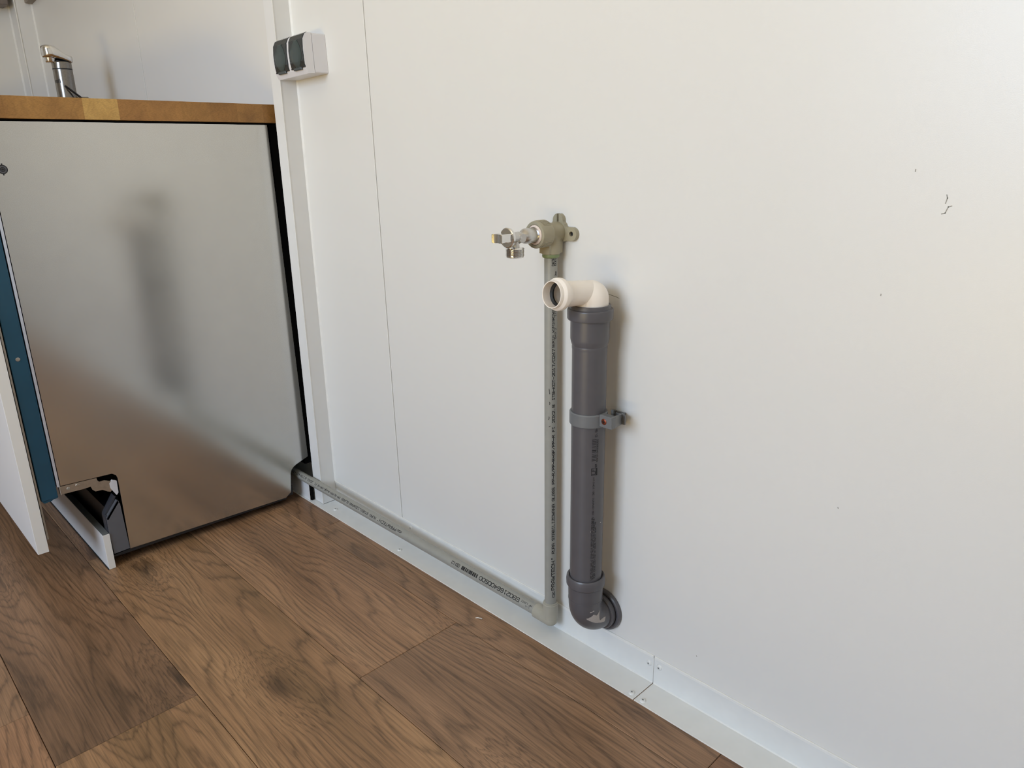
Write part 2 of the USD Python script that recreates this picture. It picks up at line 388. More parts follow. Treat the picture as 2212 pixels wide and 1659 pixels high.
for px, pz, pts in ((0.3095, 0.7585, [(0, .004), (.001, .001), (0, -.004)]), (0.3115, 0.7480, [(.004, .004), (.001, .003), (-.001, -.003), (-.004, -.004)]), (0.2775, .7857, [(0, .0008), (0, -.0008)]), (0.2608, .6565, [(0, .0008), (0, -.0008)]),
                    (0.2453, .3962, [(0, .0006), (.0004, -.0006)]), (0.0720, .0906, [(0, .0007), (.0006, -.0007)]), (-0.0990, 0.6104, [(-.012, .002), (-.004, .0006), (.004, -.0007), (.0085, -.0020)])):
    obj('scuff_mark', ribbon([[(a, b) for a, b in pts]], lambda s, t, px=px, pz=pz: (px + s, -0.00015, pz + t), 0.0009, 0.004), 'scuff', wb, smooth=False)

tag(obj('wall_left', box(X0 - .08, X0, Y0, 0.0, -0.05, H), 'wall_paint'), 'off-white far end wall behind the worktop', kind='structure')
tag(obj('wall_right', box(X1, X1 + .08, Y0 - .08, 0.0, -0.05, H), 'wall_paint'), 'off-white end wall on the right', kind='structure')
wf = prism(sg.Polygon([(X0 - .08, -.05), (X1 + .08, -.05), (X1 + .08, H), (X0 - .08, H)], [[(DX0, 0.0), (DX1, 0.0), (DX1, DZ), (DX0, DZ)]]), 'y', Y0 - .08, Y0)
tag(obj('wall_front', wf, 'wall_paint', smooth=False), 'off-white wall with the terrace door, behind the camera', kind='structure')
tag(obj('ceiling', box(X0 - .08, X1 + .08, Y0 - .08, 0.05, H, H + .06), 'ceiling_paint'), 'off-white ceiling', kind='structure')
d1 = thing('door_1', (0.17, Y0, 0), 'white frame of the open terrace door', kind='structure')
for a, b, c, e in ((DX0 - .05, DX0 + .012, 0, DZ + .05), (DX1 - .012, DX1 + .05, 0, DZ + .05), (DX0 + .012, DX1 - .012, DZ - .012, DZ + .05)):
    obj('door_frame', box(a, b, Y0 - .06, Y0 + .015, c, e, .003), 'trim_paint', d1, smooth=False)

# posts: boxed corner post at the far end, boxed post beside the worktop
XC = -0.935
p1 = thing('trim_1', (XC - .019, -.019, 0), 'white boxed post between the worktop and the pipe wall', kind='structure')
obj('post', box(XC - .0377, XC, -.0387, 0.0, 0.0022, H, .0009), 'post_paint', p1, smooth=False)
obj('sealant_bead', prism([(XC - .0005, -.0035), (XC + .0032, 0.0), (XC - .0005, 0.0)], 'z', 0.052, H), 'sealant', p1)
obj('cover_edge', box(XC - .0016, XC + .0006, -.0392, -.0378, 0.0022, H), 'sealant', p1)
p2 = thing('trim_2', (-2.82, -.03, 0), 'white boxed corner post at the far end of the worktop', kind='structure')
obj('post', box(X0, -2.776, -.0548, 0.0, 0.0, H, .0009), 'post_paint', p2, smooth=False)
obj('sealant_bead', prism([(-2.7765, -.005), (-2.7715, 0), (-2.7765, 0)], 'z', 0, H), 'sealant', p2)
obj('sealant_bead', prism([(X0, -.0600), (X0 + .005, -.0545), (X0, -.0545)], 'z', 0, H), 'sealant', p2)
obj('sealant_bead', box(-2.7775, -2.7735, -.0570, -.0530, 0, H, .001), 'sealant', p2)


def screw(parent, c, d, turn=0.4, rr=0.0051):
    """pan-head screw with a cross recess; c on the surface, d outwards"""
    s = obj('screw', lathe([(0, .0024), (.0018, .0024), (.0034, .0020), (.0046, .0010), (rr, 0)], c, d, 24), 'trim_paint', parent)
    u, v, dd = frame_to(d); u, v = u * math.cos(turn) + v * math.sin(turn), v * math.cos(turn) - u * math.sin(turn)
    ms = []
    for a, b in ((u, v), (v, u)):
        q = trimesh.creation.box([.0034, .0010, .0004]); T = np.eye(4); T[:3, 0], T[:3, 1], T[:3, 2] = a, np.cross(dd, a), dd; T[:3, 3] = np.array(c) + .00235 * dd; q.apply_transform(T); ms.append(q)
    obj('cross_recess', cat(ms), 'grey_edge', s, smooth=False)


DB, HB, TH = 0.0531, 0.0515, 0.0013
def angle_trim(name, xa, xb, label, leg_from):
    t = thing(name, ((xa + xb) / 2, -.02, 0), label, kind='structure')
    L = [(0, 0), (-DB, 0), (-DB, TH), (-TH - .0016, TH), (-TH, TH + .0016), (-TH, HB), (0, HB)]
    if leg_from > xa:
        obj('floor_leg', box(xa, leg_from, -DB, 0.0, 0.0, TH, .0003), 'trim_paint', t, smooth=False)
    obj('angle', prism(L, 'x', max(xa, leg_from), xb), 'trim_paint', t, smooth=False)
    obj('hem', box(max(xa, leg_from), xb, -.0022, 0.0, HB - .0045, HB + .0006, .0005), 'sealant', t, smooth=False)
    obj('edge_lip', box(xa, xb, -DB - .0006, -DB + .0012, 0.0, TH + .0004, .0003), 'sealant', t, smooth=False)
    return t


t3 = angle_trim('trim_3', -2.70, -0.0008, 'grey-white angle strip along the foot of the wall, under the water pipe', XC + .001)
obj('upstand', box(-2.70, -0.9785, -.0495, -.0480, TH, .0485, .0003), 'white_laminate', t3, smooth=False)
obj('slot_shade', box(-.992, -.9745, -.0472, -.0398, TH + .0005, .047), 'black_matte', t3, smooth=False)  # black box filling the open slot, standing in for its shade
for c, d in (((-.0093, -.0013, .0345), (0, -1, 0)), ((-.631, -.0013, .0385), (0, -1, 0)), ((-.0105, -.0436, TH), (0, 0, 1)), ((-.6261, -.038, TH), (0, 0, 1)), ((-.8900, -.0330, TH), (0, 0, 1))):
    screw(t3, c, d, turn=random.uniform(0, 1.5))
t4 = angle_trim('trim_4', 0.0008, X1, 'grey-white angle strip right of the strip joint', 0.0008)
for c, d in (((.0099, -.0013, .0360), (0, -1, 0)), ((.0122, -.0458, TH), (0, 0, 1)), ((1.2, -.0436, TH), (0, 0, 1))):
    screw(t4, c, d, turn=random.uniform(0, 1.5))

# ------------------------------------------------------------------ dishwasher
XD = -0.997
dw = thing('dishwasher', (XD - .30, -.30, 0), 'built-in dishwasher with a bare grey steel side under the oak worktop', 'dishwasher')
side = sg.Polygon([(-.555, .2077), (-.555, .8727), (-.0464, .8727), (-.0422, .589), (-.0338, .1083), (-.0533, .1016), (-.0662, .0971), (-.0740, .0930), (-.0800, .0870), (-.0830, .0790), (-.0879, .0307), (-.094, .0267), (-.102, .0209),
                   (-.456, .0303), (-.4545, .1900), (-.4565, .1980), (-.4636, .2036)])
obj('side_panel', prism(side, 'x', XD - .0012, XD), 'side_steel', dw, smooth=False, label='bare grey galvanised steel side panel')
inner = sg.Polygon([(-.552, .2095), (-.552, .8720), (-.050, .8720), (-.040, .112), (-.090, .088), (-.094, .040), (-.45, .040), (-.452, .2035)])
obj('tub', prism(inner, 'x', XD - .598, XD - .0014), 'black_matte', dw, smooth=False)
obj('cavity_shade', box(XD - .59, XD - .0125, -.036, -.0030, .085, .874), 'black_matte', dw, smooth=False, label='black block added behind the steel sides as the shade of the gap')  # added black block: paints the cavity behind the dishwasher as dark as its shade
obj('top_gap_shade', box(XD - .59, XD - .002, -.53, -.05, .872, .8760), 'black_matte', dw, smooth=False)  # black fill painting the shade line between dishwasher and worktop
obj('base_tray', box(XD - .59, XD - .006, -.470, -.080, .020, .045), 'black_plastic', dw, smooth=False)
obj('base_edge', prism([(-.490, .0235), (-.100, .0165), (-.100, .0205), (-.455, .0295), (-.490, .0275)], 'x', XD - .590, XD - .0010), 'black_plastic', dw, smooth=False, label='black bottom edge')
for fx, fy in ((XD - .10, -.13), (XD - .10, -.40), (XD - .50, -.13), (XD - .50, -.40)):
    obj('foot', lathe([(0, 0), (.016, 0), (.016, .006), (.008, .008), (.008, .022), (0, .022)], (fx, fy, 0.0), n=20), 'black_plastic', dw)
# toe recess: grey base moulding, hinge bracket, black kick sheet
obj('base_moulding', cat([prism([(-.4882, .1107), (-.4628, .1426), (-.4591, .1354), (-.4566, .0313), (-.4869, .0304), (-.4888, .078)], 'x', XD - .004, XD - .0006),
                          prism([(-.4882, .1107), (-.4628, .1426), (-.4600, .1400), (-.4860, .1075)], 'x', XD - .030, XD - .0006)]), 'base_plastic', dw, smooth=False, label='dark grey plastic base beside the toe board')
obj('moulding_lip', cat([prism([(-.4880, .1160), (-.4645, .1510), (-.4618, .1480), (-.4840, .1130)], 'x', XD - .030, XD - .012),
                         prism([(-.4888, .030), (-.4888, .113), (-.4870, .116), (-.4830, .112), (-.4830, .030)], 'x', XD - .030, XD - .007)]), 'base_plastic_dark', dw, smooth=False)
obj('kick_sheet', cat([box(XD - .590, XD - .020, -.480, -.474, .030, .122), box(XD - .590, XD - .030, -.474, -.455, .116, .122)]), 'black_plastic', dw, smooth=False)
br = sg.Polygon([(-.5553, .2060), (-.4916, .2031), (-.4909, .1972), (-.488, .1934), (-.479, .1939), (-.468, .1881), (-.4625, .1812), (-.4655, .1708), (-.4717, .1659), (-.4767, .1683), (-.4852, .1748), (-.498, .1758), (-.5025, .1809), (-.5046, .1886), (-.5169, .188), (-.5523, .1893), (-.5553, .1911)])
hb_ = obj('hinge_bracket', prism(br, 'x', XD - .0032, XD - .0012), 'zinc', dw, smooth=False, label='zinc-plated door hinge bracket')
obj('rivet', lathe([(0, .0016), (.0026, .0013), (.0034, 0)], (XD - .0012, -.5425, .1976), (1, 0, 0), 20), 'alu_strip', hb_)
obj('rivet', lathe([(0, .0010), (.0030, .0007), (.0036, 0)], (XD - .0012, -.5265, .1990), (1, 0, 0), 20), 'zinc', hb_)
obj('hinge_cover', prism(sg.Polygon([(-.4651, .1885), (-.4583, .1850), (-.4590, .160), (-.4615, .1570), (-.4698, .1738), (-.4700, .1834)]).buffer(.0012), 'x', XD - .0050, XD - .0010), 'white_plastic', dw, smooth=False, label='white plastic hinge cover')
obj('bracket_end', box(XD - .012, XD - .0008, -.5575, -.5535, .188, .206, .0008), 'zinc', dw, smooth=False)
plug = obj('screw_cap', lathe([(0, .0006), (.0062, .0006), (.0062, .0001)], (XD, -.5385, .7945), (1, 0, 0), 28), 'base_plastic', dw, label='round plug in the steel side')
obj('plug_ring', cat([lathe([(.0060, 0), (.0060, .0010), (.0076, .0010), (.0076, 0)], (XD, -.5385, .7945), (1, 0, 0), 28, True), lathe([(.0028, .0005), (.0028, .0010), (.0040, .0010), (.0040, .0005)], (XD, -.5385, .7945), (1, 0, 0), 24, True),
                      cyl((XD, -.5385, .7945), (XD + .0012, -.5385, .7945), .0018, 16), box(XD, XD + .0009, -.5392, -.5374, .8015, .8043), box(XD, XD + .0009, -.5392, -.5374, .7848, .7875)]), 'black_plastic', plug)
# door: bright seal, film-covered steel door, white furniture front
obj('door_seal', cat([box(XD - .597, XD - .0004, -.5592, -.5562, .206, .872), box(XD - .597, XD - .0012, -.5605, -.5588, .206, .872)]), 'seal_strip', dw, smooth=False, label='bright strip at the door gap')
dr = obj('door', box(XD - .598, XD - .0020, -.5905, -.5622, .1845, .868, .0012), 'blue_film', dw, smooth=False, label='steel door still under blue protective film')
obj('film_flap', prism([(-.5895, .1845), (-.5860, .1800), (-.5740, .1815), (-.5700, .1838), (-.5640, .1840), (-.5640, .1850), (-.5895, .1860)], 'x', XD - .05, XD - .003), 'blue_film', dr, smooth=False)
obj('film_edge', box(XD - .020, XD - .0016, -.5645, -.5628, .19, .866), 'blue_film', dr, smooth=False)
obj('door_screw', cat([lathe([(.0022, 0), (.0022, .0009), (.0036, .0007), (.0038, 0)], (XD - .002, -.5773, .4656), (1, 0, 0), 20, True), cyl((XD - .002, -.5773, .4656), (XD - .0015, -.5773, .4656), .0022, 16)]), 'zinc', dr)
fr = obj('furniture_front', box(XD - .597, XD + .0010, -.6158, -.5968, .0825, .866, .0006), 'white_laminate', dw, smooth=False, label='white furniture front on the dishwasher door')
obj('edge_band', box(XD + .0006, XD + .0014, -.6154, -.5972, .0830, .8655), 'laminate_edge', fr, smooth=False)
obj('backing_strip', box(XD - .595, XD - .0008, -.5955, -.5925, .107, .860), 'alu_strip', dw, smooth=False, label='thin grey-beige strip behind the white front')

# toe board (kitchen plinth)
tb = thing('toe_board', (-1.8, -.4955, 0), 'low white toe board standing on the floor below the dishwasher door', 'plinth')
obj('board', box(-2.70, -.9958, -.5023, -.4893, .0004, .0785, .0005), 'white_laminate', tb, smooth=False)
obj('edge_band', box(-.9962, -.9953, -.5020, -.4896, .0008, .0782), 'laminate_edge', tb, smooth=False)
obj('raw_top', box(-2.70, -.9962, -.5018, -.4896, .0782, .0790), 'grey_edge', tb, smooth=False, label='raw dark grey top edge')
obj('sealing_lip', box(-2.70, -.9962, -.5035, -.5015, 0.0, .0028), 'rubber', tb, smooth=False, label='dark sealing lip on the floor')

# base cabinet beyond the dishwasher
bc = thing('base_cabinet', (-2.15, -.3, 0), 'white base cabinet beyond the dishwasher, under the worktop', 'cabinet')
obj('carcass', box(-2.70, -1.602, -.575, -.02, .10, .875, .001), 'white_laminate', bc, smooth=False)
for a, b in ((-2.697, -2.153), (-2.148, -1.605)):
    dd = obj('door', box(a, b, -.6158, -.5968, .0825, .866, .0006), 'white_laminate', bc, smooth=False)
for fx in (-2.6, -1.7):
    for fy in (-.1, -.42): obj('leg', cyl((fx, fy, 0), (fx, fy, .10), .018, 20, .002), 'black_plastic', bc)

# ------------------------------------------------------------------ worktop of oak staves
wt = thing('worktop', (-1.85, -.30, .8768), 'thick oak butcher-block worktop, its sawn end facing the room', 'worktop')
ys = [-.640, -.578, -.519, -.459, -.398, -.339, -.2805, -.2240, -.168, -.112, -.056, -.002]
mi = [2, 3, 0, 0, 1, 2, 2, 3, 4, 3, 4]
for i in range(len(ys) - 1):
    xe = -.990 + (.00012 if i % 2 else 0)
    obj('stave', prism([(-2.775, .8768), (xe - .0005, .8768), (xe, .8774), (xe, .9125), (xe - .0007, .9133), (-2.775, .9133)], 'y', ys[i], ys[i + 1]), 'oak_%d' % mi[i], wt, smooth=False)

# ------------------------------------------------------------------ kitchen tap
FX, FY = -1.973, -.155
ft = thing('kitchen_tap', (FX, FY, .9133), 'brushed steel kitchen tap with a chrome spout head, behind the worktop edge', 'tap')
obj('base_ring', lathe([(0, 0), (.032, 0), (.032, .005), (.027, .009), (0, .009)], (FX, FY, .9133), n=40), 'chrome', ft)
obj('body', lathe([(0, .008), (.0250, .008), (.0250, .1399), (.0246, .1405), (0, .1405)], (FX, FY, .9133), n=48), 'brushed_steel', ft)
obj('seal_ring', lathe([(.0236, -.0006), (.0236, .0028), (.0251, .0028), (.0251, -.0006)], (FX, FY, 1.0537), n=48, closed=True), 'black_plastic', ft, label='black ring round the body')
obj('collar', lathe([(0, 0), (.0250, 0), (.0251, .0150), (.0237, .0170), (0, .0170)], (FX, FY, 1.0562), n=48), 'brushed_steel', ft)
sd = np.array([0.12, -1.0, 0.0]); sd /= np.linalg.norm(sd)
sp = []
for t, zc, hh, ww in ((-.0264, 1.0811, .0080, .009), (-.0246, 1.0815, .0098, .0175), (-.0175, 1.0824, .0103, .0232), (-.0053, 1.0856, .0107, .0237), (.0070, 1.0918, .0143, .0232), (.0175, 1.0967, .0174, .0232), (.0298, 1.0990, .0174, .0228), (.0386, 1.0990, .0165, .0197), (.0438, 1.0985, .0147, .0132), (.0460, 1.0981, .0120, .0061)):
    side_v = np.array([-sd[1], sd[0], 0])
    ring = [np.array([FX, FY, 0]) + sd * t + side_v * ww * np.sign(math.cos(a)) * abs(math.cos(a)) ** .55 + np.array([0, 0, zc + hh * np.sign(math.sin(a)) * abs(math.sin(a)) ** .55]) for a in np.arange(28) / 28 * 2 * PI]
    sp.append(ring)
V = np.vstack(sp + [[np.mean(sp[0], 0)], [np.mean(sp[-1], 0)]]); F = []; n = 28; k = len(sp)
for i in range(k - 1):
    for j in range(n):
        j2 = (j + 1) % n; F += [(i * n + j, i * n + j2, (i + 1) * n + j2), (i * n + j, (i + 1) * n + j2, (i + 1) * n + j)]
for j in range(n):
    F += [(k * n, (j + 1) % n, j), (k * n + 1, (k - 1) * n + j, (k - 1) * n + (j + 1) % n)]
hd = trimesh.Trimesh(V, F, process=False); hd.fix_normals()
obj('spout_head', hd, 'chrome', ft, smooth=40, label='chrome spout head pointing into the room')
obj('aerator', lathe([(0, 0), (.0114, 0), (.0140, .0035), (.0154, .015), (0, .015)], np.array([FX, FY, 1.0704]) + sd * .0275, n=32), 'chrome', ft)
obj('neck_gasket', lathe([(0, 0), (.0210, 0), (.0210, .0026), (0, .0026)], (FX, FY, 1.0731), n=40), 'black_plastic', ft)
obj('lever_knob', cyl((FX + .010, FY + .020, .9700), (FX + .016, FY + .052, .9700), .0125, 24, .003), 'brushed_steel', ft)
obj('lever', cyl((FX + .027, FY + .036, .9720), (FX + .046, FY - .014, 1.0080), .0030, 14, .001), 'black_plastic', ft, label='thin dark lever')
va = math.atan2(CAM[1] - FY, CAM[0] - FX) - math.radians(46)
tap_surf = lambda s, t: (FX + .02515 * math.cos(va + s / .025), FY + .02515 * math.sin(va + s / .025), 1.0222 + t)
obj('lettering', ribbon(text_strokes('rroli', -.0105, .0110, .0085), tap_surf, .0015, .002), 'print_ink', ft, smooth=False)

# ------------------------------------------------------------------ fittings at the top left corner
tag(obj('wall_cabinet', box(X0, -2.778, -.75, -.0725, 1.337, 1.95, .003), 'grey_cabinet', smooth=False), 'grey wall-hung box on the far end wall, only its lower corner showing', 'wall cabinet')
tag(obj('cable_trunking', prism([(-2.7676, 1.3475), (-2.705, 1.3530), (-2.640, 1.362), (-2.640, 1.50), (-2.835, 1.50), (-2.835, 1.3702)], 'y', -.022, 0.0), 'trunking', smooth=False), 'small grey-beige wall fitting with a pointed lower tip at the far corner post', 'trunking')

# ------------------------------------------------------------------ double socket beside the post
SX0, SX1 = -.9335, -.8133
so = thing('power_socket', ((SX0 + SX1) / 2, 0, .995), 'white surface-mounted double socket with two smoked hinged lids', 'socket')
R = trimesh.transformations.rotation_matrix(math.radians(2.0), [0, -1, 0], [SX1, 0, 1.0])
def sobj(name, mesh, m, parent=so, **k):
    mesh = mesh.copy(); mesh.apply_transform(R); return obj(name, mesh, m, parent, **k)
ZT, ZB = 1.0325, .9600
rear = prism(sg.box(SX0 + .003, ZB + .003 + .0015, SX1 - .003, ZT - .003).buffer(.003), 'y', -.0292, -.0004)
sobj('back_box', rear, 'socket_white', smooth=30)
prof = [(-.0300, ZT), (-.0400, ZT), (-.0440, ZT - .0030), (-.0485, ZT - .0115), (-.0500, ZT - .030), (-.0492, ZT - .055), (-.0470, ZB + .0085), (-.0425, ZB), (-.0300, ZB + .0008)]
sobj('front_cover', prism(prof, 'x', SX0, SX1), 'socket_white', smooth=False)
LW = .0515
for lx in (SX0 + .0058, SX1 - .0010 - LW):
    lp = [(-.0385, ZT + .0012), (-.0452, ZT - .0022), (-.0503, ZT - .0112), (-.0522, ZT - .028), (-.0515, ZT - .050), (-.0494, ZB + .0120), (-.0470, ZB + .0120), (-.0480, ZT - .03), (-.0440, ZT - .006)]
    ob = sobj('lid', prism(lp, 'x', lx, lx + LW), 'smoked_lid', smooth=False, label='smoked dark hinged lid')
    cx, cz, hx, hz = lx + LW / 2, (ZT - .0115 + ZB + .0125) / 2, .0165, .0245
    V, F = [], []
    N1, N2 = 24, 8
    def front(z): return np.interp(-z, [-(ZT - .0112), -(ZT - .028), -(ZT - .050), -(ZB + .0120)], [-.0503, -.0522, -.0515, -.0494])
    for i in range(N1 + 1):
        a = -1 + 2 * i / N1; z = cz + a * hz; w = hx * max(0.30 if abs(a) > .97 else 0, (1 - abs(a) ** 2.0)) + .0045
        for j in range(N2 + 1):
            b = -1 + 2 * j / N2
            V.append((cx + b * w, front(z) - .0003 - .0013 * (1 - b ** 4) * (1 if 0 < i < N1 else .1), z))
    for i in range(N1):
        for j in range(N2):
            o = i * (N2 + 1) + j; F += [(o, o + 1, o + N2 + 2), (o, o + N2 + 2, o + N2 + 1)]
    lens = trimesh.Trimesh(V, F, process=False)
    back = lens.copy(); back.vertices = lens.vertices + np.array([0, .0012, 0]); back.invert()
    sobj('lens', cat([lens, back]), 'smoked_lens', ob, smooth=50, label='raised lens shape on the lid')
    sobj('lid_tab', box(lx + .010, lx + LW - .012, -.0512, -.0470, ZB + .0075, ZB + .0128, .0008), 'smoked_tab', ob, smooth=False)
    sobj('lid_edge', box(lx, lx + LW, -.0506, -.0480, ZB + .0108, ZB + .0128, .0004), 'black_plastic', ob, smooth=False)

# ------------------------------------------------------------------ water pipe (PP-R)
XP, YP, ZP, RP = -.2025, -.022, .0325, .010
wp = thing('water_pipe', (XP, YP, 0), 'grey-green plastic water pipe, running along the wall foot and rising to the valve', 'pipe')
obj('riser', cyl((XP, YP, .060), (XP, YP, .668), RP, 40), 'ppr_pipe', wp)
FYr = lambda x: -.0220 - .0295 * (x - .2025) / .7975      # the lower pipe runs slightly outwards, round the post
FZr = lambda x: .0325 + .0270 * (x - .2025) / .7975
xs_ = np.linspace(.215, 1.24, 70)
obj('floor_run', sweep(np.stack([-xs_, FYr(xs_), FZr(xs_)], 1), RP, 40), 'ppr_pipe', wp)
el = man(cyl((XP, YP, ZP), (XP, YP, .0640), .0132, 40, .001)) + man(cyl((XP - .0330, YP - .0012, ZP + .0011), (XP, YP, ZP), .0134, 40, .001)) + man(trimesh.creation.icosphere(4, .0136).apply_translation([XP, YP, ZP]))
obj('elbow', el, 'ppr_fitting_grey', wp, smooth=40, label='pale elbow at the foot of the riser')
obj('weld_bead', lathe([(.0100, 0), (.0122, .0004), (.0122, .0020), (.0100, .0026)], (XP, YP, .0638), n=36), 'ppr_fitting_grey', wp)
# wall plate elbow
ZV = .6950
plate = sg.box(XP - .013, ZV - .013, XP + .013, ZV + .013).union(sg.Point(XP, ZV + .0175).buffer(.0098)).union(sg.box(XP - .0098, ZV, XP + .0098, ZV + .0175))
for s in (-1, 1): plate = plate.union(sg.Point(XP + s * .0265, ZV - .0015).buffer(.0098)).union(sg.box(min(XP, XP + s * .0265), ZV - .0113, max(XP, XP + s * .0265), ZV + .0083))
plate = plate.buffer(.004).buffer(-.008).buffer(.004)
plate = plate.difference(sg.box(XP - .0019, ZV + .0165, XP + .0019, ZV + .04)).difference(sg.Point(XP, ZV + .0165).buffer(.0019))
for s in (-1, 1): plate = plate.difference(sg.Point(XP + s * .0265, ZV - .0010).buffer(.0036))
pe = obj('wall_plate', prism(plate, 'y', -.0072, 0.0), 'ppr_fitting', wp, smooth=30, label='olive-beige wall plate of the upper elbow')
obj('plate_screw', cyl((XP + .0265, -.0030, ZV - .001), (XP + .0265, -.0005, ZV - .001), .0036, 20), 'black_plastic', pe)
body = lathe([(0, .0), (.0150, .0), (.0150, .0270), (.0188, .0275), (.0196, .0300), (.0196, .0490), (.0188, .0505), (.0150, .0505), (.0140, .0485), (.0, .0485)], (XP, -.0065, ZV), (0, -1, 0), 56)
neck = man(cyl((XP, YP, .6645), (XP, YP, ZV), .0142, 40, .0008)) + man(box(XP - .0100, XP + .0100, -.0360, -.0070, .6660, .688))
sock = man(body) + neck
obj('threaded_elbow', sock, 'ppr_fitting', wp, smooth=32, label='olive-beige threaded elbow that takes the valve')
ribs = [cyl((XP + .0196 * math.cos(a), -.0365, ZV + .0196 * math.sin(a)), (XP + .0196 * math.cos(a), -.0520, ZV + .0196 * math.sin(a)), .0008, 8) for a in [PI / 2 + .13 * i for i in range(-6, 7)] + [-PI / 4 + .13 * i for i in range(-2, 3)]]
obj('grip_ribs', cat(ribs), 'ppr_fitting', wp, kind='stuff')
obj('weld_bead', lathe([(.0100, 0), (.0126, .0008), (.0132, .0030), (.0128, .0058), (.0100, .0062)], (XP, YP, .6588), n=36), 'weld_green', wp, label='greenish weld bead under the upper elbow')
vphi = math.radians(-21)
def riser_surf(s, t, r=RP + .00012): a = vphi - t / RP; return (XP + r * math.cos(a), YP + r * math.sin(a), s)
st = []
for txt, a, b, h, t0 in (('@', .0777, .0925, .0052, 0), ("PRAWTECH'", .0935, .1580, .0056, 0), ('RURA', .1647, .1842, .0046, 0), ('STABILIZOWANA', .1897, .2570, .0046, 0), ('GLASS', .2623, .2870, .0046, 0), ('PP-R/PP-R+GF/PP-R', .2926, .3789, .0046, 0),
                        ('FI', .3842, .3931, .0046, 0), ('20X2.8', .3991, .4301, .0046, 0), ('ITB-KOT-2017/0247', .4369, .5203, .0046, 0), ('SERIA WYMIAROWA KLASA', .5220, .606, .0034, .0006), ('S=3.2', .5358, .5530, .0030, -.0034), ('1/10', .571, .5830, .0030, -.0034),
                        ('. 2mm', .628, .6395, .0030, -.0034), ('DATA', .6478, .6600, .0036, .0012), ('GODZ', .6478, .6600, .0030, -.0030)):
    st += text_strokes(txt, a, b, h, t0)
obj('print', ribbon(st, riser_surf, .0010, .0012), 'print_ink', wp, smooth=False, kind='stuff', label='black ink-jet print reading up the riser')
sc = [[(.4305, .0062), (.4330, .0058), (.4345, .0066)], [(.4050, .0080), (.4080, .0070), (.4100, .0074)], [(.3930, .0072), (.3945, .0052)], [(.4480, .0060), (.4560, .0072)]]
obj('scuff', ribbon(sc, riser_surf, .0009, .001), 'print_ink', wp, smooth=False, kind='stuff', label='dark scuffs on the riser')
hphi = math.radians(41)
def run_surf(s, t, r=RP + .00012): a = hphi - t / RP; return (-s, float(FYr(s)) - r * math.cos(a), float(FZr(s)) + r * math.sin(a))
st = []
for txt, a, b, h, t0 in (('HP LINII', .2400, .2660, .0028, -.0014), ('L-1', .2440, .2540, .0026, .0030), ('5902166400500', .2690, .3724, .0066, 0), ('12', .4397, .4495, .0050, 0), ('@', .6050, .6220, .0052, 0), ("PRAWTECH'", .6233, .6890, .0056, 0), ('RURA', .6936, .7159, .0046, 0),
                        ('STABILIZOWANA', .7212, .7913, .0046, 0), ('GLASS', .7952, .8225, .0046, 0), ('PP-R/PP-R+GF/PP-R', .8282, .9201, .0046, 0), ('FI', .9254, .9337, .0046, 0), ('20X2.8', .9412, .9756, .0046, 0), ('ITB-KOT-2017/0247', .9784, 1.0700, .0046, 0)):
    st += text_strokes(txt, a, b, h, t0)
st += bars(.3775, .4206, .0062, 0, 17, 3)
st += text_strokes('(B)', .4258, .4390, .0058, 0)
obj('print', ribbon(st, run_surf, .0010, .0012), 'print_ink', wp, smooth=False, kind='stuff', label='black ink-jet print along the lower pipe')

# ------------------------------------------------------------------ chrome valve
vv = thing('shutoff_valve', (XP, -.057, ZV), 'small chrome shut-off valve with a hose thread, screwed into the upper pipe elbow', 'valve')
obj('thread_tape', lathe([(.0112, 0), (.0140, .0005), (.0142, .0020), (.0125, .0034), (.0112, .0036)], (XP, -.0548, ZV), (0, -1, 0), 36), 'ptfe', vv, label='white-pink sealing tape at the thread')
th = [(0, 0)]
for i in range(8): th += [(.0104, .0008 * i), (.0112, .0008 * i + .0004)]
th += [(.0104, .0064), (0, .0064)]
obj('inlet_thread', lathe(th, (XP, -.0550, ZV), (0, -1, 0), 40), 'thread_metal', vv)
bd = lathe([(0, 0), (.0108, 0), (.0110, .0100), (.0112, .0130), (.0108, .0165), (.0092, .0195), (.0070, .0215), (.0058, .0240), (.0066, .0290), (.0074, .0330), (.0074, .0475), (0, .0475)], (XP, -.0610, ZV), (0, -1, 0), 40)
sps = trimesh.creation.icosphere(4, .0085); sps.apply_translation([XP, -.0905, ZV - .001])
obj('body', man(bd) + man(sps) + man(lathe([(0, 0), (.0052, 0), (.0046, .006), (.0050, .0125), (.0110, .0150), (0, .0150)], (XP, -.0950, ZV - .0020), (0, 0, -1), 32)), 'satin_chrome', vv, smooth=40)
obj('stamp', lathe([(0, .0010), (.0058, .0010), (.0066, .0002), (.0066, -.002)], (XP + .0078, -.0895, ZV - .001), (.95, -.3, 0), 28), 'satin_chrome', vv)
th = [(0, 0), (.0118, 0), (.0130, .0012)]
for i in range(6): th += [(.0136, .0018 + .0019 * i), (.0120, .0018 + .0019 * i + .00095)]
th += [(.0128, .0133), (.0112, .0143), (.0098, .0143), (.0095, .0080), (0, .0080)]
obj('outlet_thread', lathe(th, (XP, -.0972, ZV - .0140), (0, 0, -1), 48), 'chrome', vv)
disc = man(lathe([(0, 0), (.0128, 0), (.0140, .0012), (.0140, .0048), (.0128, .0058), (0, .0058)], (XP, -.1078, ZV + .0005), (0, -1, 0), 48))
wing = man(box(XP - .0105, XP + .0105, -.1330, -.1060, ZV - .0052, ZV + .0072, .0012))
conc = man(cyl((XP, -.1475, ZV - .03), (XP, -.1475, ZV + .03), .0170, 40))
und = man(cyl((XP - .03, -.1255, ZV - .0160), (XP + .03, -.1255, ZV - .0160), .0122, 40))
obj('handle', disc + ((wing - conc) - und), 'chrome', vv, smooth=35, label='chrome wing handle')

